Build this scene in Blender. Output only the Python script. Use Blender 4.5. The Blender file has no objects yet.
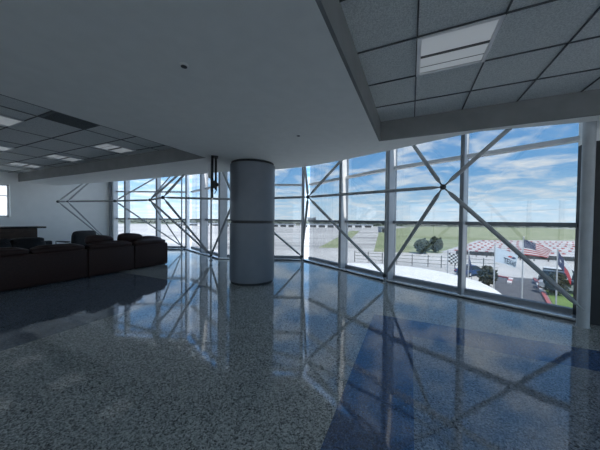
import bpy, bmesh, math, random
from mathutils import Vector, Matrix, noise
random.seed(7)
S = bpy.context.scene
COL = S.collection
PI = math.pi
R = math.radians

# ------------------------------------------------------------------ helpers
def link(name, bm, mats, parent=None, smooth=False, loc=None, rotz=0.0):
    me = bpy.data.meshes.new(name)
    bmesh.ops.recalc_face_normals(bm, faces=bm.faces[:])
    bm.to_mesh(me); bm.free()
    if not isinstance(mats, (list, tuple)): mats = [mats]
    for m in mats: me.materials.append(m)
    if smooth:
        for p in me.polygons: p.use_smooth = True
        try: me.set_sharp_from_angle(angle=R(38))
        except Exception: pass
    o = bpy.data.objects.new(name, me)
    COL.objects.link(o)
    if parent: o.parent = parent
    if loc: o.location = loc
    if rotz: o.rotation_euler = (0, 0, rotz)
    return o

def tag(o, label, cat, group=None):
    o['label'] = label; o['category'] = cat
    if group: o['group'] = group
    return o

def thing(name, label, cat, loc=(0, 0, 0), rotz=0, group=None):
    o = bpy.data.objects.new(name, None)
    COL.objects.link(o)
    o.empty_display_size = 0.2
    o.location = loc; o.rotation_euler = (0, 0, rotz)
    return tag(o, label, cat, group)

def struct(o):
    o['kind'] = 'structure'; return o

def box(bm, c, s, rotz=0.0, bev=0.0, seg=2, mat=0, M=None):
    r = bmesh.ops.create_cube(bm, size=1.0)
    vs = r['verts']
    bmesh.ops.scale(bm, vec=s, verts=vs)
    fs = list({f for v in vs for f in v.link_faces})
    if bev > 0:
        es = list({e for v in vs for e in v.link_edges})
        rr = bmesh.ops.bevel(bm, geom=es, offset=bev, segments=seg, affect='EDGES', profile=0.5)
        vs = list({v for f in rr['faces'] for v in f.verts} | {v for v in vs if v.is_valid})
        fs = list({f for v in vs for f in v.link_faces})
    for f in fs: f.material_index = mat
    T = Matrix.Translation(c) @ Matrix.Rotation(rotz, 4, 'Z')
    if M is not None: T = M @ T
    bmesh.ops.transform(bm, matrix=T, verts=vs)
    return vs

def tube(bm, p, q, r, r2=None, seg=14, mat=0):
    p = Vector(p); q = Vector(q); d = q - p
    L = d.length
    if L < 1e-6: return
    M = Matrix.Translation((p + q) / 2) @ d.to_track_quat('Z', 'Y').to_matrix().to_4x4()
    res = bmesh.ops.create_cone(bm, cap_ends=True, segments=seg, radius1=r, radius2=r if r2 is None else r2, depth=L, matrix=M)
    for v in res['verts']:
        for f in v.link_faces: f.material_index = mat

def lathe(bm, prof, c=(0, 0, 0), seg=48, mat=0):
    rings = []
    for rr, z in prof:
        rings.append([bm.verts.new((c[0] + rr * math.cos(2 * PI * i / seg), c[1] + rr * math.sin(2 * PI * i / seg), c[2] + z)) for i in range(seg)])
    for a, b in zip(rings, rings[1:]):
        for i in range(seg):
            f = bm.faces.new((a[i], a[(i + 1) % seg], b[(i + 1) % seg], b[i])); f.material_index = mat
    f = bm.faces.new(list(reversed(rings[0]))); f.material_index = mat
    f = bm.faces.new(rings[-1]); f.material_index = mat

def ball(bm, c, r, sub=2, mat=0, s=(1, 1, 1)):
    M = Matrix.Translation(c) @ Matrix.Diagonal((s[0], s[1], s[2], 1))
    res = bmesh.ops.create_icosphere(bm, subdivisions=sub, radius=r, matrix=M)
    for v in res['verts']:
        for f in v.link_faces: f.material_index = mat
    return res['verts']

def prism(bm, pts, z0, z1, mat=0):
    lo = [bm.verts.new((x, y, z0)) for x, y in pts]
    hi = [bm.verts.new((x, y, z1)) for x, y in pts]
    n = len(pts)
    fs = [bm.faces.new(list(reversed(lo))), bm.faces.new(hi)]
    for i in range(n):
        fs.append(bm.faces.new((lo[i], lo[(i + 1) % n], hi[(i + 1) % n], hi[i])))
    for f in fs: f.material_index = mat
    return fs

def seg_box(bm, p, q, z0, z1, t0, t1, mat=0):
    """box along plan segment p->q, from offset t0 to t1 on its left normal"""
    p = Vector(p); q = Vector(q); d = (q - p).normalized(); n = Vector((-d.y, d.x))
    prism(bm, [tuple(p + n * t0), tuple(q + n * t0), tuple(q + n * t1), tuple(p + n * t1)], z0, z1, mat)

# ------------------------------------------------------------------ materials
def mat(name, col, rough=0.5, metal=0.0, spec=0.5, **kw):
    m = bpy.data.materials.new(name); m.use_nodes = True
    b = m.node_tree.nodes['Principled BSDF']
    b.inputs['Base Color'].default_value = (*col, 1)
    b.inputs['Roughness'].default_value = rough
    b.inputs['Metallic'].default_value = metal
    b.inputs['Specular IOR Level'].default_value = spec
    for k, v in kw.items(): b.inputs[k.replace('_', ' ')].default_value = v
    return m

def nmat(name, c1, c2, scale=20, rough=0.5, detail=3, metal=0.0, spec=0.5, bump=0.0, lo=0.35, hi=0.65, stretch=(1, 1, 1)):
    m = mat(name, c1, rough, metal, spec)
    nt = m.node_tree; N = nt.nodes; L = nt.links; b = N['Principled BSDF']
    tc = N.new('ShaderNodeTexCoord'); mp = N.new('ShaderNodeMapping'); mp.inputs['Scale'].default_value = stretch
    no = N.new('ShaderNodeTexNoise'); no.inputs['Scale'].default_value = scale; no.inputs['Detail'].default_value = detail
    cr = N.new('ShaderNodeValToRGB'); cr.color_ramp.elements[0].position = lo; cr.color_ramp.elements[1].position = hi
    cr.color_ramp.elements[0].color = (*c1, 1); cr.color_ramp.elements[1].color = (*c2, 1)
    L.new(tc.outputs['Object'], mp.inputs[0]); L.new(mp.outputs[0], no.inputs['Vector'])
    L.new(no.outputs['Fac'], cr.inputs[0]); L.new(cr.outputs[0], b.inputs['Base Color'])
    if bump:
        bp = N.new('ShaderNodeBump'); bp.inputs['Strength'].default_value = bump; bp.inputs['Distance'].default_value = 0.01
        L.new(no.outputs['Fac'], bp.inputs['Height']); L.new(bp.outputs[0], b.inputs['Normal'])
    return m

ANG = R(-24.5)
U = Vector((math.cos(ANG), math.sin(ANG))); V = Vector((-U.y, U.x))      # axes of the ceiling and floor grid
def uv(u, v): return (U.x * u + V.x * v, U.y * u + V.y * v)
def to_uv(x, y): return (x * U.x + y * U.y, x * V.x + y * V.y)

M_paint = nmat('soffit_paint', (.83, .845, .82), (.86, .875, .85), 6, .75)
M_wall = nmat('wall_paint', (.86, .88, .87), (.89, .91, .90), 4, .8)
M_fascia = nmat('fascia_shade_grey', (.19, .20, .20), (.22, .23, .23), 4, .8)  # white drywall in reality; its shade is put into this grey
M_tile = nmat('acoustic_tile', (.52, .55, .54), (.80, .83, .81), 90, .95, 5, lo=.3, hi=.62, bump=.4)
M_tile_dark = nmat('perforated_tile', (.13, .15, .155), (.2, .22, .23), 90, .9)
M_grid = mat('ceiling_grid', (.07, .08, .085), .6)  # shadowed T-bars, the shade put into a dark colour
M_black = mat('matt_black', (.012, .013, .015), .5)
M_column = nmat('column_cladding', (.125, .145, .17), (.14, .16, .185), 3, .38, spec=.5)
M_steel = nmat('lattice_paint', (.30, .315, .32), (.36, .375, .38), 12, .45)
M_joint = mat('joint_steel', (.035, .037, .04), .4)
M_alu = nmat('aluminium_frame', (.60, .62, .64), (.66, .68, .70), 5, .38, metal=.2)
M_gasket = mat('dark_gasket', (.05, .055, .06), .5)
M_alu_dark = mat('transom_grey', (.20, .215, .23), .45)
M_sill = nmat('sill_white', (.80, .82, .83), (.85, .87, .88), 4, .16, metal=.75)
M_pipe = nmat('pipe_paint', (.42, .44, .45), (.48, .50, .51), 5, .4)
M_darkwall = nmat('charcoal_panel', (.012, .0135, .015), (.016, .018, .02), 6, .6)
M_leather = nmat('brown_leather', (.024, .0105, .009), (.036, .017, .014), 25, .5, 4, bump=.3, spec=.3)
M_leather_d = nmat('black_leather', (.006, .006, .007), (.010, .010, .011), 25, .5, 4, bump=.3, spec=.3)
M_chrome = mat('chrome', (.6, .62, .64), .15, 1.0)
M_wood = nmat('dark_walnut', (.030, .016, .010), (.060, .033, .020), 8, .35, 5, stretch=(1, 1, 8))
M_woodtop = mat('counter_top', (.010, .009, .009), .25)
M_white = nmat('white_membrane', (.80, .82, .82), (.86, .87, .87), 1.5, .6)
M_concrete = nmat('concrete', (.42, .425, .42), (.58, .58, .57), .12, .9, 6, lo=.3, hi=.7, stretch=(1, .35, 1))
M_apron = nmat('apron', (.27, .275, .275), (.54, .54, .53), .09, .9, 8, lo=.36, hi=.64, stretch=(.35, 1.8, 1))
M_asphalt = nmat('asphalt', (.095, .105, .125), (.125, .135, .155), 1.2, .9, 5)
M_grass = nmat('grass', (.19, .235, .12), (.30, .325, .20), .10, .95, 6, stretch=(1, 1, 1))  # lightened, distance haze put into the colour
M_lawn = nmat('lawn', (.10, .19, .05), (.17, .26, .08), .8, .95, 6)
M_far = nmat('far_scrub', (.07, .10, .07), (.17, .19, .14), .012, .95, 6, stretch=(.4, 1.6, 1))
M_leaf = nmat('leaves_dark', (.024, .028, .012), (.06, .062, .028), 4, .8, 4)
M_leaf2 = nmat('leaves_mid', (.02, .036, .02), (.045, .065, .035), 2, .8, 4)
M_bark = mat('bark', (.09, .065, .045), .9)
M_red = mat('kerb_red', (.42, .13, .14), .6)  # red desaturated to carry the haze in its colour
M_kwhite = mat('kerb_white', (.66, .66, .66), .6)
M_pole = mat('flag_pole', (.62, .64, .66), .35, .4)
M_navy = mat('flag_navy', (.035, .055, .14), .8)
M_fred = mat('flag_red', (.50, .045, .055), .8)
M_fwhite = mat('flag_white', (.82, .84, .86), .8)
M_fpale = mat('flag_pale_blue', (.62, .74, .86), .8)
M_ink = mat('flag_ink', (.03, .05, .09), .8)
M_rubber = mat('rubber', (.015, .015, .016), .7)
M_carglass = mat('car_glass', (.015, .018, .022), .08)
M_lamp_lens = mat('car_lamp', (.5, .1, .08), .2)
M_bldg = mat('hangar_white', (.72, .74, .76), .7)
M_bldg2 = mat('hangar_grey', (.32, .36, .42), .7)
M_screen = mat('screen_black', (.006, .006, .008), .15)

def mat_diffuser():
    m = mat('lamp_diffuser', (.75, .78, .80), .5)
    b = m.node_tree.nodes['Principled BSDF']
    b.inputs['Emission Color'].default_value = (.88, .95, 1.0, 1)
    b.inputs['Emission Strength'].default_value = LAMP
    return m
LAMP = 0.06
M_diff = mat_diffuser()

def mat_glass(tint, nm):
    m = bpy.data.materials.new(nm); m.use_nodes = True
    nt = m.node_tree; N = nt.nodes; L = nt.links
    for n in list(N): N.remove(n)
    out = N.new('ShaderNodeOutputMaterial'); mix = N.new('ShaderNodeMixShader')
    tr = N.new('ShaderNodeBsdfTransparent'); tr.inputs[0].default_value = (*tint, 1)
    gl = N.new('ShaderNodeBsdfGlossy'); gl.inputs['Roughness'].default_value = 0.0
    lw = N.new('ShaderNodeLayerWeight'); lw.inputs['Blend'].default_value = .5
    pw = N.new('ShaderNodeMath'); pw.operation = 'POWER'; pw.inputs[1].default_value = 4.0
    mu = N.new('ShaderNodeMath'); mu.operation = 'MULTIPLY_ADD'; mu.inputs[1].default_value = .6; mu.inputs[2].default_value = .075
    L.new(lw.outputs['Facing'], pw.inputs[0]); L.new(pw.outputs[0], mu.inputs[0])
    L.new(mu.outputs[0], mix.inputs[0]); L.new(tr.outputs[0], mix.inputs[1]); L.new(gl.outputs[0], mix.inputs[2])
    L.new(mix.outputs[0], out.inputs[0])
    return m
M_glass = mat_glass((.675, .685, .69), 'tinted_facade_glass')  # tint added to dim the outdoors against the room
M_glass_bright = mat_glass((.88, .885, .89), 'brightened_facade_glass')  # same facade glass, tint lightened to brighten the left panes and white wall
M_clear = mat_glass((.98, .985, .985), 'clear_glass')

# floor zones in grid coordinates
BR_U, BR_V = to_uv(1.207, 3.882)      # corner of the right blue frame
BL_U, BL_V = to_uv(-2.085, 5.403)     # corner of the left one
BAND = .56
def mat_terrazzo():
    m = mat('terrazzo', (.3, .3, .3), .055, 0, .5, IOR=1.78)
    nt = m.node_tree; N = nt.nodes; L = nt.links; b = N['Principled BSDF']
    tc = N.new('ShaderNodeTexCoord')
    mp = N.new('ShaderNodeMapping'); mp.inputs['Rotation'].default_value = (0, 0, -ANG)
    L.new(tc.outputs['Object'], mp.inputs[0])
    sp = N.new('ShaderNodeSeparateXYZ'); L.new(mp.outputs[0], sp.inputs[0])
    def cmp(sock, op, val):
        n = N.new('ShaderNodeMath'); n.operation = op; n.inputs[1].default_value = val; L.new(sock, n.inputs[0]); return n.outputs[0]
    def mul(a, c):
        n = N.new('ShaderNodeMath'); n.operation = 'MULTIPLY'; L.new(a, n.inputs[0]); L.new(c, n.inputs[1]); return n.outputs[0]
    def sub(a, c):
        n = N.new('ShaderNodeMath'); n.operation = 'SUBTRACT'; L.new(a, n.inputs[0]); L.new(c, n.inputs[1]); return n.outputs[0]
    X, Y = sp.outputs[0], sp.outputs[1]
    inner = mul(cmp(X, 'GREATER_THAN', BR_U + BAND), cmp(Y, 'LESS_THAN', BR_V - BAND))
    hf = N.new('ShaderNodeMath'); hf.operation = 'MULTIPLY'; hf.inputs[1].default_value = .62; L.new(inner, hf.inputs[0])
    right = sub(mul(cmp(X, 'GREATER_THAN', BR_U), cmp(Y, 'LESS_THAN', BR_V)), hf.outputs[0])
    left = mul(cmp(X, 'LESS_THAN', BL_U), cmp(Y, 'LESS_THAN', BL_V))
    # chips
    no = N.new('ShaderNodeTexNoise'); no.inputs['Scale'].default_value = 2.2; L.new(tc.outputs['Object'], no.inputs['Vector'])
    v1 = N.new('ShaderNodeTexVoronoi'); v1.inputs['Scale'].default_value = 84; L.new(tc.outputs['Object'], v1.inputs['Vector'])
    v2 = N.new('ShaderNodeTexVoronoi'); v2.inputs['Scale'].default_value = 150; L.new(tc.outputs['Object'], v2.inputs['Vector'])
    s1 = N.new('ShaderNodeSeparateColor'); L.new(v1.outputs['Color'], s1.inputs[0])
    s2 = N.new('ShaderNodeSeparateColor'); L.new(v2.outputs['Color'], s2.inputs[0])
    def ramp(stops):
        r = N.new('ShaderNodeValToRGB'); r.color_ramp.interpolation = 'CONSTANT'
        e = r.color_ramp.elements
        e[0].position, e[0].color = stops[0][0], (*stops[0][1], 1)
        e[1].position, e[1].color = stops[1][0], (*stops[1][1], 1)
        for p, c in stops[2:]:
            x = e.new(p); x.color = (*c, 1)
        return r
    def pair(a, b_):
        r1 = ramp(a); L.new(s1.outputs[0], r1.inputs[0])
        r2 = ramp(b_); L.new(s2.outputs[1], r2.inputs[0])
        mx = N.new('ShaderNodeMix'); mx.data_type = 'RGBA'; mx.inputs[0].default_value = .5
        L.new(r1.outputs[0], mx.inputs[6]); L.new(r2.outputs[0], mx.inputs[7]); return mx.outputs[2]
    grey = pair([(0, (.03, .033, .03)), (.30, (.46, .48, .45)), (.62, (.32, .34, .32)), (.82, (.70, .71, .67))],
                [(0, (.05, .055, .05)), (.28, (.42, .44, .42)), (.8, (.72, .73, .69))])
    blue = pair([(0, (.015, .025, .045)), (.32, (.07, .135, .27)), (.7, (.04, .09, .20)), (.9, (.18, .27, .40))],
                [(0, (.025, .04, .075)), (.25, (.07, .14, .29)), (.85, (.17, .26, .42))])
    slate = pair([(0, (.04, .045, .055)), (.30, (.17, .20, .24)), (.65, (.13, .155, .19)), (.9, (.27, .30, .33))],
                 [(0, (.09, .11, .13)), (.25, (.16, .19, .23)), (.85, (.26, .29, .32))])
    def mixc(f, a, c):
        mx = N.new('ShaderNodeMix'); mx.data_type = 'RGBA'; L.new(f, mx.inputs[0]); L.new(a, mx.inputs[6]); L.new(c, mx.inputs[7]); return mx.outputs[2]
    col = mixc(left, mixc(right, grey, blue), slate)
    L.new(col, b.inputs['Base Color'])
    bp = N.new('ShaderNodeBump'); bp.inputs['Strength'].default_value = .05; bp.inputs['Distance'].default_value = .02
    L.new(no.outputs['Fac'], bp.inputs['Height']); L.new(bp.outputs[0], b.inputs['Normal'])
    return m
M_floor = mat_terrazzo()
GZ = -6.0

# ------------------------------------------------------------------ plan of the building
GR, G1, G2, G3, G4, G5 = [(4.215, 3.625), (2.126, 5.969), (.124, 8.95), (-3.05, 9.08), (-5.55, 11.80), (-9.20, 11.90)]
GL = [GR, G1, G2, G3, G4, G5]
W0 = (-9.36, 11.92)                       # corner of the white wall with the facade
WD = Vector((-.5, -.866))
def wp(t, off=0): return (W0[0] + WD.x * t + .866 * off, W0[1] + WD.y * t - .5 * off)
WL = wp(14.0)
FR = (4.24, 3.60)                         # where the dark panel starts
FE = (9.2, 1.4)
ROOM = [GR, G1, G2, G3, G4, G5, W0, WL, (-12.0, -7.5), (9.2, -7.5), FE, FR]
Z_S, Z_T, Z_TOP = 2.85, 3.17, 4.30

# floor
bm = bmesh.new()
prism(bm, ROOM, -.4, 0)
floor = struct(link('floor', bm, M_floor))

# soffit, raised ceilings, roof
edge = [(-10.40, 10.35), (-6.474, 8.88), (-3.812, 7.70), (-2.25, 6.99), (-1.45, 6.75), (-.688, 6.56), (.06, 6.217), (.889, 5.523),
        (1.678, 4.707), (2.29, 4.03), (2.657, 3.66), (3.779, 3.29), (4.9, 2.82), (9.2, .95)]
cRu, cRv = to_uv(1.329, 4.164)
cR = uv(cRu, cRv)
cLu, cLv = to_uv(-2.085, 5.403)
cL = uv(cLu, cLv)
def line_x(p, d, x): k = (x - p[0]) / d.x; return (x, p[1] + d.y * k)
def line_y(p, d, y): k = (y - p[1]) / d.y; return (p[0] + d.x * k, y)
eR = line_x(cR, U, 9.2)
VR = Vector((1.252, 2.645)).normalized()
bR = line_y(cR, VR, -7.5)
bL = line_y(cL, V, -7.5)
# left fascia meets the white wall
def meet(p, d, q, e):
    den = d.x * e.y - d.y * e.x
    k = ((q[0] - p[0]) * e.y - (q[1] - p[1]) * e.x) / den
    return (p[0] + d.x * k, p[1] + d.y * k)
eL = meet(cL, U, W0, WD)
eW = meet(edge[1], Vector((edge[0][0] - edge[1][0], edge[0][1] - edge[1][1])), W0, WD)
edge[0] = eW
bm = bmesh.new()
sof = edge + [eR, cR, bR, bL, cL, eL]
prism(bm, sof, Z_S, Z_S + .06, 0)
# bulkhead above the soffit edge, up to the roof
for a, b in zip(edge, edge[1:]): seg_box(bm, a, b, Z_S + .06, Z_TOP, -.06, 0, 0)
ceil = struct(link('ceiling', bm, M_paint))
bm = bmesh.new()
def fascia(p, q):
    seg_box(bm, p, q, Z_S + .002, Z_T + .05, -.03, .03)
fascia(cR, eR); fascia(bR, cR); fascia(cL, eL); fascia(bL, cL)
struct(link('trim_1', bm, M_fascia))
bm = bmesh.new()
prism(bm, [cR, eR, (9.2, -7.5), bR], Z_T, Z_T + .05)
prism(bm, [cL, eL, WL, (-12.0, -7.5), bL], Z_T, Z_T + .05)
struct(link('ceiling_tiles', bm, M_tile))
bm = bmesh.new()
prism(bm, ROOM, Z_TOP, Z_TOP + .3)
struct(link('ceiling_roof', bm, M_paint))

# T-bar grids
TS = .638
bm = bmesh.new()
def bar_u(v, u0, u1): # along U
    p, q = uv(u0, v), uv(u1, v); seg_box(bm, p, q, Z_T - .010, Z_T + .01, -.0065, .0065)
def bar_v(u, v0, v1):
    p, q = uv(u, v0), uv(u, v1); seg_box(bm, p, q, Z_T - .010, Z_T + .01, -.0065, .0065)
au, av = to_uv(1.044, 2.235)             # near left corner of the lamp above the right
for k in range(-8, 3):
    v = av + k * TS
    if v < cRv: 
        us = cRu - (cRv - v) * (VR.dot(U) / VR.dot(V))
        bar_u(v, us + .02, 7.5 if v > 0 else 8.2)
for k in range(-3, 10):
    u = au + k * TS
    vt = cRv - .02
    if u < cRu: vt = cRv - (cRu - u) / (VR.dot(U) / VR.dot(V))
    bar_v(u, -3.0, vt)
struct(link('trim_2', bm, M_grid))
bm = bmesh.new()
lv = 1.876
for k in range(-12, 4):
    v = lv + k * TS * (.634 / .638)
    if v < cLv - .05: bar_u(v, -15.0 if v > -1 else -12, cLu - .02)
struct(link('trim_3', bm, M_grid))
bm = bmesh.new()
lu = -5.64
for k in range(-2, 12):
    bar_v(lu - k * TS * 2, -4, cLv - .02)
struct(link('trim_6', bm, M_fascia))
# dark half tile beside the edge of the left raised ceiling
t = tag(link('air_grille', (lambda b: (box(b, (0, 0, 0), (.61, .61, .016), bev=.003),
      [box(b, (-.27 + .06 * i, 0, -.012), (.012, .57, .012)) for i in range(10)], b)[-1])(bmesh.new()), M_tile_dark,
      loc=(*uv(lu + .32, lv + .317), Z_T - .008), rotz=ANG), 'dark narrow air grille at the edge of the left tiled ceiling', 'grille')

# ------------------------------------------------------------------ ceiling lamps
def ceiling_light(c, label, group=None, w=TS, d=TS, rot=ANG):
    t = thing('ceiling_light', label, 'ceiling light', (c[0], c[1], Z_T - .012), rot, group)
    bm = bmesh.new()
    for s in (-1, 1):
        box(bm, (s * (w / 2 - .018), 0, 0), (.034, d, .022), bev=.003)
        box(bm, (0, s * (d / 2 - .012), 0), (w - .072, .022, .022), bev=.003)
    link('frame', bm, M_alu, t)
    bm = bmesh.new(); box(bm, (0, .02, -.001), (w - .074, .026, .02)); link('divider', bm, M_gasket, t)
    for s in (-1, 1):
        bm = bmesh.new(); box(bm, (0, s * (d / 4 - .006) + .01, .002), (w - .076, d / 2 - .055, .012), bev=.003); link('diffuser', bm, M_diff, t)
        if s > 0: continue
        bm = bmesh.new(); box(bm, (0, -.16, -.006), (w - .08, .006, .004)); link('seam', bm, M_alu_dark, t)
    return t
rc = uv(au + .32, av + .315)
ceiling_light(rc, 'square two-panel ceiling light among the grey tiles at upper right', w=.64, d=.625, rot=ANG + PI)
def snap(x, y):
    u, v = to_uv(x, y)
    k = round((v - lv) / .634 - .5); return uv(u, lv + (k + .5) * .634)
for (x, y), lab in (((-4.46, 5.80), 'lit ceiling light nearest the hanging screen, in the left tiled ceiling'),
                    ((-6.62, 6.78), 'ceiling light in the middle of the far row of three in the left tiled ceiling'),
                    ((-8.80, 7.80), 'faint ceiling light nearest the white wall in the left tiled ceiling'),
                    ((-5.15, 4.20), 'ceiling light at the left edge of the picture, nearest the viewer'),
                    ((-7.25, 5.95), 'ceiling light at the left edge of the picture, second from the viewer')):
    ceiling_light(snap(x, y), lab)
# sprinkler heads in the soffit
for (x, y), lab in (((-1.034, 2.163), 'small sprinkler head in the middle of the plain ceiling'),
                    ((-.039, 3.89), 'small sprinkler head in the ceiling right of the round column')):
    t = thing('sprinkler_head', lab, 'sprinkler', (x, y, Z_S))
    bm = bmesh.new(); lathe(bm, [(.034, -.007), (.036, -.004), (.036, .004)], seg=24); link('escutcheon', bm, M_paint, t, True)
    bm = bmesh.new(); lathe(bm, [(.012, -.020), (.026, -.017), (.026, -.014), (.010, -.012), (.010, -.005)], seg=18); link('deflector', bm, M_gasket, t, True)

# ------------------------------------------------------------------ walls
bm = bmesh.new()
T0, T1, ZA, ZB = 3.16, 4.95, 1.50, 2.72
for a, b, z0, z1 in ((-.25, T0, 0, Z_TOP), (T1, 14.0, 0, Z_TOP), (T0, T1, 0, ZA), (T0, T1, ZB, Z_TOP)):
    seg_box(bm, wp(a), wp(b), z0, z1, -.28, 0)
struct(link('wall_left', bm, M_wall))
t = bmesh.new()
for a, b, z0, z1 in ((T0, T0 + .05, ZA, ZB), (T1 - .05, T1, ZA, ZB), (T0, T1, ZA, ZA + .05), (T0, T1, ZB - .05, ZB), ((T0 + T1) / 2 - .03, (T0 + T1) / 2 + .03, ZA, ZB), (T0, T1, 2.28, 2.31)):
    seg_box(t, wp(a), wp(b), z0, z1, -.22, -.16)
wl = struct(link('window_6', t, M_alu))
t = bmesh.new(); seg_box(t, wp(T0 + .04), wp(T1 - .04), ZA + .04, ZB - .04, -.20, -.188); link('pane', t, M_clear, wl)
t = bmesh.new(); seg_box(t, wp(T0 - 3.5), wp(T1 + 5), GZ, 3.6, -4.4, -3.9); struct(link('wall_added_bounce', t, M_white))  # added white bounce wall, makes the left window glare and lights the room
bm = bmesh.new(); seg_box(bm, FE, FR, 0, 2.70, -.25, 0); struct(link('wall_front', bm, M_darkwall))
bm = bmesh.new(); seg_box(bm, FE, FR, 2.70, Z_TOP, -.25, 0); struct(link('wall_front_upper', bm, M_wall))
bm = bmesh.new(); seg_box(bm, wp(14), wp(0.02), 0, .10, 0, .0); bm.free()
bm = bmesh.new(); seg_box(bm, wp(0.3), wp(14), 0.0, .10, .0, .014); struct(link('baseboard_left', bm, M_gasket))

# ------------------------------------------------------------------ glazed facade
def facade(n, p, q, mids, z_tr=(1.47, 2.82), gm=None):
    gm = gm or M_glass
    p = Vector(p); q = Vector(q); d = (q - p).normalized(); nrm = Vector((d.y, -d.x))   # outward: right of p->q is outside when going from the right to the left
    ctr = Vector((-2, 1))
    if (p - ctr).dot(nrm) < 0: nrm = -nrm
    Lh = (q - p).length
    ang = math.atan2(d.y, d.x)
    def bx(bm, s0, s1, o0, o1, z0, z1):
        a = p + d * s0 + nrm * o0; b = p + d * s1 + nrm * o0; c = p + d * s1 + nrm * o1; e = p + d * s0 + nrm * o1
        prism(bm, [tuple(a), tuple(b), tuple(c), tuple(e)], z0, z1)
    bm = bmesh.new()
    def cs(o, z, s_): c_ = p + d * s_ + nrm * o; return bm.verts.new((c_.x, c_.y, z))
    prof = [(-.02, .03), (-.02, .055), (-.015, .06), (.28, .065), (.28, .03)]
    ra = [cs(o, z, 0) for o, z in prof]; rb = [cs(o, z, Lh) for o, z in prof]
    bm.faces.new(ra); bm.faces.new(list(reversed(rb)))
    for i in range(5): bm.faces.new((ra[i], rb[i], rb[(i + 1) % 5], ra[(i + 1) % 5]))
    fr = struct(link('window_%d' % n, bm, M_sill))
    bm = bmesh.new(); bx(bm, 0, Lh, -.032, .26, 0, .03); link('base_strip', bm, M_gasket, fr)
    bm = bmesh.new(); bx(bm, 0, Lh, .24, .36, .06, .125); link('sill', bm, M_alu_dark, fr)
    bm = bmesh.new(); bx(bm, 0, Lh, .20, .36, Z_TOP - .08, Z_TOP); link('head', bm, M_alu_dark, fr)
    for zt in z_tr:
        bm = bmesh.new(); bx(bm, .03, Lh - .03, .20, .34, zt - .035, zt + .035); link('transom', bm, M_alu if zt > 2 else M_alu_dark, fr)
    st = [0.0] + [m * Lh for m in mids] + [Lh]
    for s in st[:-1] if n != 5 else st:
        bm = bmesh.new(); bx(bm, s - .03, s + .03, .015, .34, .05, Z_TOP - .001)
        m = link('mullion', bm, M_alu, fr)
        bm = bmesh.new(); bx(bm, s - .031, s + .031, .005, .05, .055, Z_TOP - .002); link('gasket', bm, M_alu_dark, m)
    for a, b in zip(st, st[1:]):
        lv_ = [.125] + list(z_tr) + [Z_TOP - .08]
        for z0, z1 in zip(lv_, lv_[1:]):
            bm = bmesh.new(); bx(bm, a + .031, b - .031, .26, .272, z0 + (.0 if z0 < .3 else .036), z1 - .036); link('pane', bm, gm, fr)
    return fr
facade(1, GR, G1, [.50])
facade(2, G1, G2, [.468])
facade(3, G2, G3, [.5])
facade(4, G3, G4, [.5], gm=M_glass_bright)
facade(5, G4, G5, [.40, .83], gm=M_glass_bright)
facade(7, WL, (-12.0, -7.5), [.25, .5, .75], (2.4,), M_clear)  # unseen glazing at near left, added to let in fill daylight
facade(8, (-12.0, -7.5), (9.2, -7.5), [.125 * i for i in range(1, 8)], (2.4,), M_clear)  # unseen glazing behind the camera, added as fill light
facade(9, (9.2, -7.5), FE, [.25, .5, .75], (2.4,), M_clear)  # unseen glazing on the right, also added for fill light
# jamb between the glass and the white wall
bm = bmesh.new()
seg_box(bm, G5, W0, 0, Z_TOP, -.30, -.10)
struct(link('trim_4', bm, M_wall))
bm = bmesh.new()
for s in (.4,):
    x = G5[0] + (W0[0] - G5[0]) * s; y = G5[1] + (W0[1] - G5[1]) * s
    box(bm, (x, y - .05, Z_TOP / 2), (.05, .10, Z_TOP))
struct(link('trim_5', bm, M_alu_dark))

# ------------------------------------------------------------------ steel lattice
ZN = 2.08; ZT = 4.16; ZBASE = .19
A1, A2, A3 = (2.395, 4.094), (.193, 6.121), (-1.904, 7.05)
NP, NQ, NS, NT, NT2 = (-3.791, 6.723), (-4.745, 7.687), (-6.325, 8.31), (-8.91, 8.95), (-8.42, 8.80)
BR_, B1, B2, B3, B4, B5 = (4.04, 3.42), (2.06, 5.83), (.075, 8.72), (-3.22, 8.80), (-5.66, 11.62), (-8.95, 11.60)
lat = thing('steel_lattice', 'dark tubular steel lattice of crossed braces standing inside the glass wall', 'steel frame')
def brace(p, q, name='brace', r=.034, end=.20, e2=.20):
    p = Vector(p); q = Vector(q); d = (q - p).normalized()
    bm = bmesh.new()
    a, b = p + d * end, q - d * e2
    tube(bm, a, b, r); tube(bm, p + d * (end - .08), a, r * .55, r); tube(bm, b, q - d * (e2 - .08), r, r * .55)
    tube(bm, p, p + d * (end - .07), r * .42, seg=8); tube(bm, q - d * (e2 - .07), q, r * .42, seg=8)
    o = link(name, bm, M_steel, lat, True)
    return o
def n3(p, z=ZN): return (p[0], p[1], z)
def node(p, r=.052):
    bm = bmesh.new(); ball(bm, p, r, 2); link('node', bm, M_joint, lat, True)
pairs = [(A1, BR_), (A1, B1), (A2, B1), (A2, B2), (A3, B2), (A3, B3), (NP, B3), (NQ, B3), (NQ, B4), (NS, B4), (NT, B5), (NT2, B5)]
for a, b in pairs:
    thin = .026 if b in (B4, B5) else .034
    zb = .26 if b is BR_ else ZBASE
    brace(n3(a), n3(b, zb), r=thin); brace(n3(a), n3(b, ZT) if b is not BR_ else (4.20, 3.50, 3.95), r=thin)
A0 = (4.35, 2.05)
for a, b in ((A1, A2), (A2, A3), (A3, NP), (NP, NQ), (NQ, NS), (NS, NT2), (NT2, NT)):
    brace(n3(a), n3(b), 'tie', r=.030, end=.16, e2=.16)
for a in (A1, A2, A3, NP, NQ, NS, NT, NT2): node(n3(a), .05 if a not in (NT2,) else .035)
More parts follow.
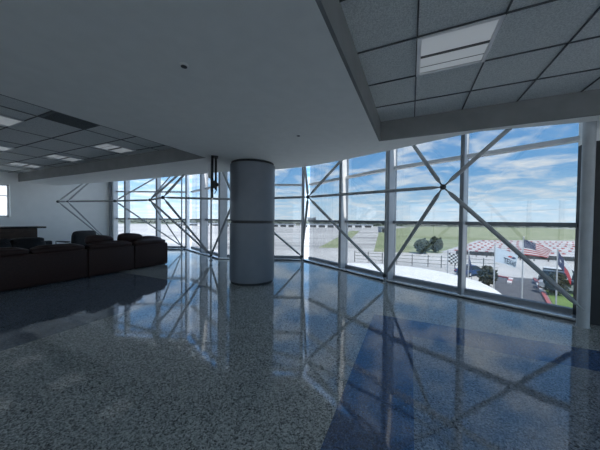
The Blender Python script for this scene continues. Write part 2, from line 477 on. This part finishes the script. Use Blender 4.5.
for b in (B1, B2, B3, B4, B5):
    bm = bmesh.new(); tube(bm, n3(b, .01), n3(b, Z_TOP - .005), .030); lathe(bm, [(.07, 0), (.07, .012), (.04, .03)], (b[0], b[1], 0), 20)
    link('post', bm, M_steel, lat, True)
    node(n3(b, ZBASE), .055); node(n3(b, ZT), .055)
bm = bmesh.new(); lathe(bm, [(.075, 0), (.075, .015), (.066, .02), (.066, Z_TOP - .003)], (4.11, 3.49, 0), 32)
tag(link('corner_pipe', bm, M_pipe, None, True), 'thick grey round steel pipe at the right end of the glass wall', 'pipe')

# ------------------------------------------------------------------ round column
CX, CY, CR = -1.16, 5.93, .535
t = thing('round_column', 'thick dark blue grey round column with black joint bands', 'column', (CX, CY, 0))
bm = bmesh.new(); lathe(bm, [(CR - .03, 0), (CR - .03, .06)], seg=72); link('base_band', bm, M_black, t, True)
bm = bmesh.new(); lathe(bm, [(CR - .006, .06), (CR, .066), (CR, 1.405), (CR - .006, 1.411)], seg=72); link('lower_cladding', bm, M_column, t, True)
bm = bmesh.new(); lathe(bm, [(CR - .03, 1.411), (CR - .03, 1.475)], seg=72); link('joint_band', bm, M_black, t, True)
bm = bmesh.new(); lathe(bm, [(CR - .006, 1.475), (CR, 1.481), (CR, Z_S - .062), (CR - .006, Z_S - .056)], seg=72); link('upper_cladding', bm, M_column, t, True)
bm = bmesh.new(); lathe(bm, [(CR - .03, Z_S - .056), (CR - .03, Z_S)], seg=72); link('top_band', bm, M_black, t, True)

# ------------------------------------------------------------------ hanging screen
t = thing('hanging_screen', 'black flat screen hung edge-on from the ceiling beside the round column', 'screen', (-1.87, 5.22, Z_S), math.atan2(5.22, -1.87))
bm = bmesh.new(); box(bm, (.22, .018, -.46), (.50, .052, .90), bev=.008); link('screen_panel', bm, M_screen, t)
bm = bmesh.new(); box(bm, (.42, .075, -.24), (.22, .06, .32), bev=.01); link('back_cover', bm, M_wall, t)
bm = bmesh.new(); tube(bm, (.05, -.055, 0), (.05, -.055, -.72), .024); link('mount_pole', bm, M_black, t, True)
bm = bmesh.new(); box(bm, (.07, -.025, -.60), (.12, .06, .16), bev=.01); ball(bm, (.05, -.065, -.60), .05, 2); link('bracket', bm, M_black, t)
bm = bmesh.new(); box(bm, (.06, -.03, -.008), (.2, .14, .016), bev=.004); link('ceiling_plate', bm, M_black, t)
bm = bmesh.new()
pts = [(.05, -.06, -.66), (.05, -.075, -.72), (.04, -.05, -.76), (.05, -.03, -.80)]
for a, b in zip(pts, pts[1:]): tube(bm, a, b, .010, seg=8)
link('cable', bm, M_rubber, t, True)

# ------------------------------------------------------------------ seating
def cushion(bm, c, s, puff=.03, rot=None, seed=0):
    b2 = bmesh.new()
    bmesh.ops.create_cube(b2, size=1.0)
    bmesh.ops.subdivide_edges(b2, edges=b2.edges[:], cuts=6, use_grid_fill=True)
    for v in b2.verts:
        x, y, z = v.co * 2
        k = 1 - .5 * (abs(x) ** 5 * abs(y) ** 5 + abs(y) ** 5 * abs(z) ** 5 + abs(x) ** 5 * abs(z) ** 5) * .18
        q = Vector((x * s[0] / 2, y * s[1] / 2, z * s[2] / 2)) * k
        # crown the faces
        q.x += math.copysign(puff, x) * (1 - y * y) * (1 - z * z) * (abs(x) > .99)
        q.y += math.copysign(puff, y) * (1 - x * x) * (1 - z * z) * (abs(y) > .99)
        q.z += math.copysign(puff, z) * (1 - x * x) * (1 - y * y) * (abs(z) > .99)
        w = noise.noise(q * 4 + Vector((seed * 3.1, seed, 0)))
        v.co = q * (1 + .04 * w)
    M = Matrix.Translation(c)
    if rot: M = M @ rot.to_4x4()
    bmesh.ops.transform(b2, matrix=M, verts=b2.verts[:])
    me = bpy.data.meshes.new('tmp'); b2.to_mesh(me); b2.free(); bm.from_mesh(me); bpy.data.meshes.remove(me)
def sofa(name, label, cat, loc, rotz, Ls, seats, arms=(False, False), m=None, hb=.70, group=None, seed=0):
    m = m or M_leather
    t = thing(name, label, cat, loc, rotz, group)
    D = .92
    bm = bmesh.new(); box(bm, (Ls / 2, D / 2 + .03, .17), (Ls - .03, D - .10, .30), bev=.02); link('base', bm, m, t, True)
    bm = bmesh.new(); box(bm, (Ls / 2, .075, .01 + hb / 2), (Ls - .012, .15, hb - .02), bev=.03, seg=3); link('backrest', bm, m, t, True)
    bm = bmesh.new()
    for z in (hb - .05,): tube(bm, (.03, .004, z), (Ls - .03, .004, z), .008, seg=8)
    for x in (.02, Ls - .02): tube(bm, (x, .004, .07), (x, .004, hb - .06), .008, seg=8)
    link('piping', bm, m, t, True)
    a0, a1 = (.19 if arms[0] else .02), (.19 if arms[1] else .02)
    for s, on in ((0, arms[0]), (1, arms[1])):
        if on:
            bm = bmesh.new(); box(bm, (.09 if s == 0 else Ls - .09, D / 2 + .03, .30), (.17, D - .02, .54), bev=.05, seg=3); link('arm', bm, m, t, True)
    w = (Ls - a0 - a1) / seats
    for i in range(seats):
        x = a0 + w * (i + .5)
        bm = bmesh.new(); cushion(bm, (x, D / 2 + .13, .39), (w - .015, D - .28, .17), .025, seed=seed + i); link('seat_cushion', bm, m, t, True)
        bm = bmesh.new(); cushion(bm, (x, .215, .64), (w - .03, .20, .42), .03, Matrix.Rotation(R(10), 3, 'X'), seed + 5 + i); link('back_cushion', bm, m, t, True)
        bm = bmesh.new(); cushion(bm, (x, .13, hb + .045), (w - .05, .24, .13), .02, Matrix.Rotation(R(6), 3, 'X'), seed + 9 + i); link('head_cushion', bm, m, t, True)
    for x in (.07, Ls - .07):
        for y in (.08, D - .08):
            bm = bmesh.new(); lathe(bm, [(.018, 0), (.025, .09)], (x, y, 0), 12); link('foot', bm, M_black, t)
    return t
VD = Vector((.43, .903)); TH = math.atan2(.903, .43)
E0 = Vector((-4.34, 7.99))
def sp(tt): p = E0 - VD * tt; return (p.x, p.y, 0)
sofa('leather_sofa', 'dark brown leather sofa section at the far end of the row, nearest the glass', 'sofa', sp(1.045), TH, 1.04, 1, (False, False), hb=.72, seed=1)
sofa('leather_sofa', 'dark brown leather sofa section in the middle of the row', 'sofa', sp(2.155), TH, 1.10, 1, (False, False), hb=.72, seed=2)
sofa('leather_sofa', 'long dark brown leather sofa at the near end of the row, at the picture edge', 'sofa', sp(4.30), TH, 2.135, 2, (True, False), hb=.72, seed=3)
sofa('loveseat', 'low black leather loveseat between the sofa row and the wooden counter', 'sofa', (-7.55, 7.35, 0), TH + PI, 1.7, 2, (True, True), M_leather_d, .80, seed=4)
# scatter cushions lying over the far section's back
for (a, o, z, rr, sz, tw), lab in (((.98, .34, .90, 16, (.62, .17, .26), 4), 'dark leather pillow leaning on the far sofa section, left of the two on it'),
                              ((.34, .32, .835, 8, (.56, .20, .15), 7), 'dark leather pillow lying on the far sofa section, nearest the glass'),
                              ((1.75, .36, .89, 14, (.58, .17, .24), 6), 'dark leather pillow leaning on the middle sofa section of the row')):
    p = E0 - VD * a + Vector((-.903, .43)) * o
    bm = bmesh.new(); cushion(bm, (0, 0, 0), sz, .03, Matrix.Rotation(R(tw), 3, 'Y') @ Matrix.Rotation(R(rr), 3, 'X'), 7)
    tag(link('throw_pillow', bm, M_leather, None, True, (p.x, p.y, z), TH), lab, 'pillow')

# armchair beyond the sofas
t = thing('lounge_armchair', 'black lounge armchair with metal arms standing before the white wall', 'armchair', (-8.08, 8.80, 0), R(78))
bm = bmesh.new(); cushion(bm, (0, .0, .44), (.66, .62, .14), .02); link('seat', bm, M_leather_d, t, True)
bm = bmesh.new(); cushion(bm, (.02, -.30, .74), (.76, .15, .58), .008, Matrix.Rotation(R(8), 3, 'X')); link('backrest', bm, M_leather_d, t, True)
for s in (-1, 1):
    bm = bmesh.new()
    P = [(s * .40, -.30, 0), (s * .40, -.30, .62), (s * .40, .38, .66), (s * .40, .38, 0)]
    for a, b in zip(P, P[1:]): tube(bm, a, b, .014, seg=10)
    a = link('arm_frame', bm, M_chrome, t, True)
    bm = bmesh.new(); box(bm, (s * .40, .04, .665), (.05, .56, .03), bev=.01); link('arm_pad', bm, M_leather_d, a)
bm = bmesh.new(); tube(bm, (-.4, .25, .36), (.4, .25, .36), .014, seg=10); tube(bm, (-.4, -.22, .36), (.4, -.22, .36), .014, seg=10); link('rail', bm, M_chrome, t, True)

# wooden counter before the white wall
t = thing('bar_counter', 'dark wooden counter with overhanging black top before the white wall', 'counter', (-8.95, 8.50, 0), math.atan2(-V.y, -V.x))
bm = bmesh.new(); box(bm, (1.95, -.34, .56), (3.6, .56, 1.12), bev=.01); link('body', bm, M_wood, t)
bm = bmesh.new(); box(bm, (1.90, -.34, 1.15), (3.9, .74, .06), bev=.012); link('top', bm, M_woodtop, t)
for k in range(4):
    bm = bmesh.new(); box(bm, (.62 + .88 * k, -.052, .58), (.78, .02, .92), bev=.006); link('front_panel', bm, M_wood, t)
bm = bmesh.new(); box(bm, (1.95, -.34, .05), (3.62, .52, .1)); link('plinth', bm, M_black, t)

# ------------------------------------------------------------------ outdoors: ground
GZ = -6.0
def patch(name, pts, m, dz, parent=None):
    bm = bmesh.new(); prism(bm, pts, GZ - .3, GZ + dz); o = link(name, bm, m, parent)
    if parent is None: struct(o)
    return o
patch('ground', [(-900, -900), (900, -900), (900, 330), (-900, 330)], M_apron, 0)
patch('ground_far', [(-6000, 329), (6000, 329), (6000, 6000), (-6000, 6000)], M_far, 0.02)
patch('ground_field', [(18, 59), (33, 57), (36, 60), (74, 101), (125, 105), (330, 200), (330, 328), (150, 328), (62, 190)], M_grass, .03)
patch('ground_verge', [(5, 66), (11, 66), (43, 175), (36, 175)], M_grass, .03)
patch('ground_street', [(13, 30), (62, 12), (75, 30), (52, 44.5), (36, 56), (17, 58), (-30, 60), (-30, 42)], M_concrete, .02)
patch('ground_driveway', [(27.4, 33.7), (31.0, 32.1), (22.4, 21.9), (15, 13), (10.5, 13), (18.6, 23.5)], M_asphalt, .04)
patch('ground_lawn', [(31.6, 31.8), (33.5, 27.5), (27.0, 19.0), (19, 9), (15.5, 12.6), (22.9, 21.7)], M_lawn, .05)
patch('ground_track', [(34.5, 59.6), (36, 58.5), (46.4, 51), (54, 46.6), (80, 58), (125, 96), (108, 97), (73, 98.5)], nmat('kart_track', (.34, .34, .36), (.58, .57, .59), .16, .9, 7, stretch=(1, 2.5, 1)), .05)

def striped(name, pts, w, h, label, step, dz=0.0, cat='kerb', nm='kerb'):
    bm = bmesh.new()
    k = 0
    for p, q in zip(pts, pts[1:]):
        p = Vector(p); q = Vector(q); L_ = (q - p).length; n = max(1, round(L_ / step)); d = (q - p) / n
        for i in range(n):
            seg_box(bm, p + d * i, p + d * (i + 1), GZ + dz, GZ + dz + h, -w / 2, w / 2, 0 if k % 3 == 0 or (cat == 'kerb' and k % 2) else 1); k += 1
    return tag(link(nm, bm, [M_red, M_kwhite]), label, cat)
striped('kerb', [(31.2, 32.1), (22.6, 21.8), (20.6, 19.4)], .26, .18, 'red and white kerb along the lawn side of the dark driveway', 1.6, .03)
striped('kerb', [(27.0, 33.6), (27.9, 31.9), (25.4, 29.3)], .45, .18, 'short red and white kerb beside the round bush left of the driveway', 1.2, .03)
rows = [(.06, 'nearest'), (.17, 'second'), (.29, 'third'), (.42, 'fourth'), (.56, 'fifth'), (.72, 'sixth'), (.90, 'farthest')]
for t_, w_ in rows:
    a = Vector((36.5, 60)).lerp(Vector((73, 98)), t_); b = Vector((54.5, 48)).lerp(Vector((112, 96)), t_)
    m1 = a.lerp(b, .3) + Vector((1.1, .8)); m2 = a.lerp(b, .62) + Vector((-.9, -.6))
    striped('track_barrier', [tuple(a.lerp(b, .04)), tuple(m1), tuple(m2), tuple(a.lerp(b, .97))], .4, .35,
            'red and white block barrier on the kart track, %s row from the street' % w_, .7, .05, 'barrier', 'track_barrier')
# guard rail between street and track
t = thing('guard_rail', 'long dark guard rail between the street and the kart track', 'guard rail', (0, 0, GZ))
P = [(34.5, 53.4), (41.3, 50.6), (43.9, 48.2), (51.6, 44.8), (60, 41)]
bm = bmesh.new()
for a, b in zip(P, P[1:]): seg_box(bm, a, b, .35, 1.15, -.06, .06)
link('rail', bm, M_rubber, t)
for a, b in zip(P, P[1:]):
    for k in range(4):
        x = a[0] + (b[0] - a[0]) * k / 4; y = a[1] + (b[1] - a[1]) * k / 4
        bm = bmesh.new(); box(bm, (x, y, .55), (.14, .14, 1.1)); link('post', bm, M_gasket, t)
# thin fence at the near edge of the street
t = thing('wire_fence', 'thin dark post and wire fence along the near side of the street', 'fence', (0, 0, GZ))
P = [(10, 44), (21, 39.6), (30, 36.5)]
bm = bmesh.new()
for a, b in zip(P, P[1:]):
    for z in (.6, 1.2, 1.75): tube(bm, (a[0], a[1], z), (b[0], b[1], z), .03, seg=6)
link('wires', bm, M_gasket, t)
for a, b in zip(P, P[1:]):
    for k in range(5):
        x = a[0] + (b[0] - a[0]) * k / 5; y = a[1] + (b[1] - a[1]) * k / 5
        bm = bmesh.new(); tube(bm, (x, y, 0), (x, y, 2.0), .06, seg=8); link('post', bm, M_gasket, t)

# white round canopy below the glass
t = thing('entrance_canopy', 'large white round canopy roof just below the glass wall', 'canopy', (3.85, 11.25, 0))
bm = bmesh.new(); lathe(bm, [(4.3, -1.45), (4.42, -1.33), (4.36, -1.24), (3.7, -1.15), (2.4, -1.08), (1.0, -1.04), (.05, -1.03)], seg=72); link('roof', bm, M_white, t, True)
bm = bmesh.new(); lathe(bm, [(.35, GZ), (.35, -1.6)], seg=28); link('support', bm, M_pipe, t, True)

# ------------------------------------------------------------------ plants
def leafball(bm, c, rad, n, leaf, seed):
    rnd = random.Random(seed)
    for i in range(n):
        while True:
            p = Vector((rnd.uniform(-1, 1), rnd.uniform(-1, 1), rnd.uniform(-1, 1)))
            if .5 < p.length < 1: break
        p = Vector((p.x * rad[0], p.y * rad[1], p.z * rad[2])) * (.93 + .15 * noise.noise(p * 2.1 + Vector((seed, 0, 0))))
        M = Matrix.Translation(Vector(c) + p) @ Matrix.Rotation(rnd.uniform(0, 6.28), 4, (rnd.random(), rnd.random(), rnd.random() + .1)) @ Matrix.Diagonal((1, .8, .55, 1))
        bmesh.ops.create_icosphere(bm, subdivisions=1, radius=leaf * rnd.uniform(.6, 1.3), matrix=M)
def bush(name, label, cat, x, y, rad, zc, n, leaf, m, seed):
    t = thing(name, label, cat, (x, y, GZ))
    bm = bmesh.new(); leafball(bm, (0, 0, zc), rad, n, leaf, seed); link('foliage', bm, m, t)
    bm = bmesh.new(); tube(bm, (0, 0, 0), (0, 0, zc), .10, .07, 10); link('trunk', bm, M_bark, t, True)
bush('round_bush', 'dense dark round bush left of the dark driveway', 'bush', 21.9, 28.2, (1.0, 1.0, 1.15), 1.3, 420, .17, M_leaf, 3)
bush('round_bush', 'dense dark round bush on the lawn right of the driveway', 'bush', 26.6, 25.0, (1.0, 1.0, 1.1), 1.25, 420, .17, M_leaf, 5)
bush('field_tree', 'dark bushy tree on the grass field, left of the pair', 'tree', 28.4, 56.0, (1.9, 1.7, 1.6), 1.9, 420, .34, M_leaf2, 8)
bush('field_tree', 'dark bushy tree on the grass field, right of the pair, touching the track', 'tree', 32.9, 58.5, (1.5, 1.5, 1.9), 2.1, 380, .32, M_leaf2, 9)
# far tree belt: nobody could count these
bm = bmesh.new(); rnd = random.Random(4)
for i in range(900):
    x = rnd.uniform(-900, 1100); y = rnd.uniform(380, 640)
    h = rnd.uniform(2.5, 7.0) * (.75 if x > 200 else 1.0)
    bmesh.ops.create_icosphere(bm, subdivisions=1, radius=1, matrix=Matrix.Translation((x, y, GZ + h * .45)) @ Matrix.Diagonal((rnd.uniform(4, 12), 4, h * .62, 1)))
o = tag(link('tree_belt', bm, nmat('distant_foliage', (.055, .075, .07), (.11, .13, .11), .05, .9)), 'low dark belt of distant trees along the horizon', 'trees'); o['kind'] = 'stuff'

# ------------------------------------------------------------------ flags
def flag(name, label, x, y, ztop, w, h, droop, sag, quads, extras=None, nx=18, ny=12, wave=.08, yaw=-.25, squash=.15):
    """quads(i,j,nx,ny)->material slot"""
    t = thing(name, label, 'flag', (x, y, GZ))
    top = ztop - GZ
    bm = bmesh.new(); tube(bm, (0, 0, 0), (0, 0, top + .12), .055, .035, 12); ball(bm, (0, 0, top + .16), .06, 2)
    lathe(bm, [(.16, 0), (.16, .06), (.07, .16)], seg=16)
    link('pole', bm, M_pole, t, True)
    dr = R(droop)
    def F(a, b, off=0.0):
        # a along the fly 0..1, b down the hoist 0..1
        s = a * w
        px = s * math.cos(dr) * (1 - .10 * a * b); pz_ = top - b * h * (1 - squash * a) - s * math.sin(dr) - sag * a * a
        py = wave * math.sin(a * 7 + b * 1.5) * (.3 + a) + off
        return Vector((.05 + px * math.cos(yaw) - py * math.sin(yaw), px * math.sin(yaw) + py * math.cos(yaw), pz_))
    bm = bmesh.new()
    for off in (-.008, .008):
        g = [[bm.verts.new(F(i / nx, j / ny, off)) for i in range(nx + 1)] for j in range(ny + 1)]
        for j in range(ny):
            for i in range(nx):
                f = bm.faces.new((g[j][i], g[j][i + 1], g[j + 1][i + 1], g[j + 1][i])); f.material_index = quads[1](i, j, nx, ny)
    me_o = link('cloth', bm, quads[0], t)
    if extras: extras(F, t, me_o)
    return t
def emblem(F, cloth, pts_list, m, name, off=-.02):
    bm = bmesh.new()
    for pts in pts_list:
        lo = [bm.verts.new(F(a, b, off)) for a, b in pts]
        hi = [bm.verts.new(F(a, b, off + .006)) for a, b in pts]
        bm.faces.new(lo); bm.faces.new(list(reversed(hi)))
        for i in range(len(pts)): bm.faces.new((lo[i], lo[(i + 1) % len(pts)], hi[(i + 1) % len(pts)], hi[i]))
    link(name, bm, m, cloth)
def star(ca, cb, ra, rb):
    return [(ca + (ra if k % 2 == 0 else ra * .4) * math.sin(k * PI / 5), cb - (rb if k % 2 == 0 else rb * .4) * math.cos(k * PI / 5)) for k in range(10)]
# national flag with stars and stripes
def us_q(i, j, nx, ny):
    if i < nx * .42 and j < 7: return 1
    return 0 if j % 2 == 0 else 2
def us_x(F, t, cloth):
    st = [star(.035 + .07 * c + (.035 if r_ % 2 else 0), .045 + .055 * r_, .016, .022) for r_ in range(9) for c in range(5 if r_ % 2 else 6)]
    emblem(F, cloth, st, M_fwhite, 'stars')
flag('national_flag', 'red, white and blue stars and stripes flag on the middle white pole', 16.125, 17.5, .28, 1.75, 1.12, 20, .12, ([M_fred, M_navy, M_fwhite], us_q), us_x, 26, 13, .07, squash=.5)
# state flag, drooping
def tx_q(i, j, nx, ny):
    if i < nx * .34: return 1
    return 2 if j < ny / 2 else 0
def tx_x(F, t, cloth): emblem(F, cloth, [star(.17, .5, .07, .14)], M_fwhite, 'lone_star')
flag('state_flag', 'blue, white and red flag hanging limp on the rightmost pole', 18.62, 17.5, -.55, 1.75, .95, 58, .1, ([M_fred, M_navy, M_fwhite], tx_q), tx_x, 18, 12, .08)
# pale banner flag with text
TXT = 'TEXAS'
def bn_x(F, t, cloth):
    cu = bpy.data.curves.new('text', 'FONT'); cu.body = TXT; cu.size = 1.0; cu.extrude = 0.0; cu.offset = .018; cu.align_x = 'CENTER'
    o = bpy.data.objects.new('text', cu); COL.objects.link(o)
    bpy.context.view_layer.update()
    me = bpy.data.meshes.new_from_object(o.evaluated_get(bpy.context.evaluated_depsgraph_get()))
    bpy.data.objects.remove(o)
    xs = [v.co.x for v in me.vertices]; ys = [v.co.y for v in me.vertices]
    x0, x1, y0, y1 = min(xs), max(xs), min(ys), max(ys)
    b2 = bmesh.new(); b2.from_mesh(me)
    bmesh.ops.solidify(b2, geom=b2.faces[:], thickness=.004)
    for v in b2.verts:
        a = .36 + .62 * (v.co.x - x0) / (x1 - x0); b = .93 - .40 * (v.co.y - y0) / (y1 - y0)
        v.co = F(a, b, -.022 + v.co.z)
    l = link('lettering', b2, M_ink, cloth)
    emblem(F, cloth, [[(.52, .42), (.62, .26), (.70, .26), (.60, .42)], [(.62, .42), (.72, .26), (.76, .26), (.66, .42)]], M_fred, 'red_emblem')
    emblem(F, cloth, [[(.68, .42), (.78, .26), (.90, .26), (.92, .34), (.80, .42)]], M_navy, 'blue_emblem')
flag('banner_flag', 'pale blue flag lettered TEXAS on the pole left of the stars and stripes', 14.086, 17.5, -.30, 1.55, 1.05, 17, .12, ([M_fpale], lambda i, j, nx, ny: 0), bn_x, 20, 12, .04, -.15)
# chequered flag
flag('chequered_flag', 'black and white chequered flag just left of the mullion', 10.70, 17.5, -.75, .85, .80, 10, .06, ([M_black, M_fwhite], lambda i, j, nx, ny: (i // 3 + j // 2) % 2), None, 18, 12, .03, -.1)
# folded dark flag
flag('dark_flag', 'dark navy flag hanging folded down its pole beside the blue car', 12.20, 17.5, -.80, 1.3, .6, 80, .1, ([M_navy], lambda i, j, nx, ny: 0), None, 16, 8, .05, -.2)

# ------------------------------------------------------------------ cars
def car(label, x, y, rot, paint, kind='sedan'):
    t = thing('parked_car', label, 'car', (x, y, GZ + .05), rot)
    W = 1.78
    if kind == 'sedan':
        low = [(-2.2, .35), (-2.25, .62), (-2.1, .86), (-1.3, .92), (1.0, .90), (1.95, .76), (2.22, .55), (2.2, .30)]
        cab = [(-1.55, .90), (-.85, 1.36), (.25, 1.40), (1.15, .88)]
    else:
        low = [(-2.3, .35), (-2.35, .75), (-2.25, 1.05), (1.1, 1.02), (2.1, .90), (2.3, .62), (2.28, .32)]
        cab = [(-2.2, 1.02), (-1.95, 1.68), (.45, 1.70), (1.25, 1.0)]
    def ext(bm, prof, w0, w1, zsplit=None):
        zs = [p[1] for p in prof]; z0, z1 = min(zs), max(zs)
        def wd(z): return w0 + (w1 - w0) * (z - z0) / (z1 - z0)
        a = [bm.verts.new((px, -wd(pz) / 2, pz)) for px, pz in prof]; b = [bm.verts.new((px, wd(pz) / 2, pz)) for px, pz in prof]
        bm.faces.new(a); bm.faces.new(list(reversed(b)))
        for i in range(len(prof)): bm.faces.new((a[i], b[i], b[(i + 1) % len(prof)], a[(i + 1) % len(prof)]))
    bm = bmesh.new(); ext(bm, low, W, W - .08); bmesh.ops.bevel(bm, geom=bm.edges[:], offset=.05, segments=2, affect='EDGES'); link('body', bm, paint, t, True)
    bm = bmesh.new(); ext(bm, cab, W - .14, W - .5); bmesh.ops.bevel(bm, geom=bm.edges[:], offset=.04, segments=2, affect='EDGES'); link('cabin_glass', bm, M_carglass, t, True)
    rx0, rx1, rz = cab[1][0] + .02, cab[2][0] - .02, max(cab[1][1], cab[2][1])
    bm = bmesh.new(); box(bm, ((rx0 + rx1) / 2, 0, rz), (rx1 - rx0, W - .48, .06), bev=.025); link('roof', bm, paint, t, True)
    for sx in (-1.38, 1.38):
        for sy in (-1, 1):
            bm = bmesh.new(); tube(bm, (sx, sy * (W / 2 - .2), .32), (sx, sy * (W / 2 + .01), .32), .32, seg=22); wh = link('wheel', bm, M_rubber, t, True)
            bm = bmesh.new(); tube(bm, (sx, sy * (W / 2 - .02), .32), (sx, sy * (W / 2 + .022), .32), .18, seg=16); link('hub', bm, M_alu, wh, True)
    for sy in (-1, 1):
        bm = bmesh.new(); box(bm, (-2.19, sy * .62, .70), (.12, .3, .14), bev=.03); link('tail_lamp', bm, M_lamp_lens, t)
        bm = bmesh.new(); box(bm, (2.06, sy * .62, .66), (.20, .34, .12), bev=.03); link('headlamp', bm, M_alu, t)
P_blue = mat('paint_blue', (.02, .06, .17), .25); P_silver = mat('paint_silver', (.55, .57, .60), .3, .3); P_dark = mat('paint_dark', (.03, .033, .038), .25); P_white = mat('paint_white', (.75, .76, .77), .3)
car('blue car parked left of the round bush', 24.1, 34.0, R(20), P_blue)
car('silver car parked nearest, beside the right end of the lawn', 28.9, 26.1, R(-45), P_silver)
car('dark car parked between two pale ones at the right end of the lawn', 30.9, 28.0, R(-45), P_dark, 'suv')
car('white car parked farthest, at the right end of the lawn', 33.0, 30.0, R(-45), P_white, 'suv')

# ------------------------------------------------------------------ far buildings
def building(label, x, y, w, d, h, m, nb=4, name='hangar'):
    t = thing(name, label, 'building', (x, y, GZ))
    bm = bmesh.new(); box(bm, (0, 0, h / 2), (w, d, h)); link('walls', bm, m, t)
    bm = bmesh.new(); prism(bm, [(-w / 2 - .5, -d / 2 - .5), (w / 2 + .5, -d / 2 - .5), (w / 2 + .5, d / 2 + .5), (-w / 2 - .5, d / 2 + .5)], h, h + .4); link('roof', bm, M_bldg2, t)
    for k in range(nb):
        bm = bmesh.new(); box(bm, (-w / 2 + w * (k + .5) / nb, -d / 2 - .05, h * .4), (w / nb * .7, .12, h * .7)); link('opening', bm, M_gasket, t)
for x, y, w, h, lab in ((-60, 250, 40, 3.0, 'low white hangar far off left of the round column'), (-22, 262, 34, 2.8, 'low white hangar seen far off just right of the column'),
                        (18, 255, 36, 3.2, 'long low white hangar far off beyond the corner mullion'), (58, 268, 42, 3.0, 'low white hangar far off above the pale road'),
                        (-110, 270, 50, 2.6, 'low white hangar far off behind the left glass')):
    building(lab, x, y, w, 10, h, M_bldg)
building('small grey shed on the grass field beside the pale road', 57, 160, 9, 6, 3.2, M_bldg2, 2, 'shed')
for k, (x, h) in enumerate(((50, 25), (67, 20), (84, 24))):
    building(('distant office tower on the skyline, leftmost of three', 'distant office tower on the skyline, middle and lowest of three', 'distant office tower on the skyline, rightmost of three')[k], x, 1400, 16, 16, h, M_bldg2, 3, 'office_tower')

# ------------------------------------------------------------------ sky and sun
w = bpy.data.worlds.new('sky'); S.world = w; w.use_nodes = True
nt = w.node_tree; N = nt.nodes; L = nt.links
bg = N['Background']
tc = N.new('ShaderNodeTexCoord'); sx = N.new('ShaderNodeSeparateXYZ'); L.new(tc.outputs['Generated'], sx.inputs[0])
gr = N.new('ShaderNodeValToRGB'); e = gr.color_ramp.elements
e[0].position, e[0].color = 0.0, (.60, .78, .93, 1)
e[1].position, e[1].color = 1.0, (.08, .22, .50, 1)
for p, c in ((.07, (.44, .68, .90)), (.17, (.19, .45, .80)), (.40, (.09, .28, .64))):
    x = e.new(p); x.color = (*c, 1)
L.new(sx.outputs[2], gr.inputs[0])
# clouds on a flat layer overhead
ad = N.new('ShaderNodeMath'); ad.operation = 'ADD'; ad.inputs[1].default_value = .10; L.new(sx.outputs[2], ad.inputs[0])
mxz = N.new('ShaderNodeMath'); mxz.operation = 'MAXIMUM'; mxz.inputs[1].default_value = .05; L.new(ad.outputs[0], mxz.inputs[0])
dv = N.new('ShaderNodeVectorMath'); dv.operation = 'DIVIDE'
cb = N.new('ShaderNodeCombineXYZ'); L.new(mxz.outputs[0], cb.inputs[0]); L.new(mxz.outputs[0], cb.inputs[1]); cb.inputs[2].default_value = 1
L.new(tc.outputs['Generated'], dv.inputs[0]); L.new(cb.outputs[0], dv.inputs[1])
n1 = N.new('ShaderNodeTexNoise'); n1.inputs['Scale'].default_value = 2.1; n1.inputs['Detail'].default_value = 9; n1.inputs['Roughness'].default_value = .66; n1.inputs['Distortion'].default_value = .25
L.new(dv.outputs[0], n1.inputs['Vector'])
cr = N.new('ShaderNodeValToRGB'); cr.color_ramp.elements[0].position = .45; cr.color_ramp.elements[1].position = .66
L.new(n1.outputs['Fac'], cr.inputs[0])
mx = N.new('ShaderNodeMix'); mx.data_type = 'RGBA'; mx.inputs[7].default_value = (.84, .90, .95, 1)
cf = N.new('ShaderNodeMath'); cf.operation = 'MULTIPLY'; cf.inputs[1].default_value = .95; L.new(cr.outputs[0], cf.inputs[0])
L.new(cf.outputs[0], mx.inputs[0]); L.new(gr.outputs[0], mx.inputs[6])
L.new(mx.outputs[2], bg.inputs['Color'])
bg.inputs['Strength'].default_value = .72

sd = bpy.data.lights.new('sun', 'SUN'); sd.energy = 3.0; sd.angle = R(.6); sd.color = (1, .96, .9)
so = bpy.data.objects.new('sun', sd); COL.objects.link(so)
so.rotation_euler = Vector((-.25, .45, -.86)).to_track_quat('-Z', 'Y').to_euler()

# ------------------------------------------------------------------ camera
cd = bpy.data.cameras.new('camera'); cam = bpy.data.objects.new('camera', cd); COL.objects.link(cam)
cd.sensor_fit = 'HORIZONTAL'; cd.sensor_width = 36.0; cd.lens = 36.0 * 243.0 / 600.0
cd.clip_start = .05; cd.clip_end = 20000
p, a = R(1.18), R(.62)
f = Vector((0, math.cos(p), -math.sin(p))); u0 = Vector((0, math.sin(p), math.cos(p))); x0 = Vector((1, 0, 0))
r = x0 * math.cos(a) + u0 * math.sin(a); u = u0 * math.cos(a) - x0 * math.sin(a)
cam.matrix_world = Matrix(((r.x, u.x, -f.x, 0), (r.y, u.y, -f.y, 0), (r.z, u.z, -f.z, 1.5), (0, 0, 0, 1)))
S.camera = cam
S.view_settings.view_transform = 'Standard'; S.view_settings.look = 'None'
S.view_settings.exposure = 1.45; S.view_settings.gamma = 1.0; S.view_settings.use_curve_mapping = False
S.cycles.transparent_max_bounces = 24
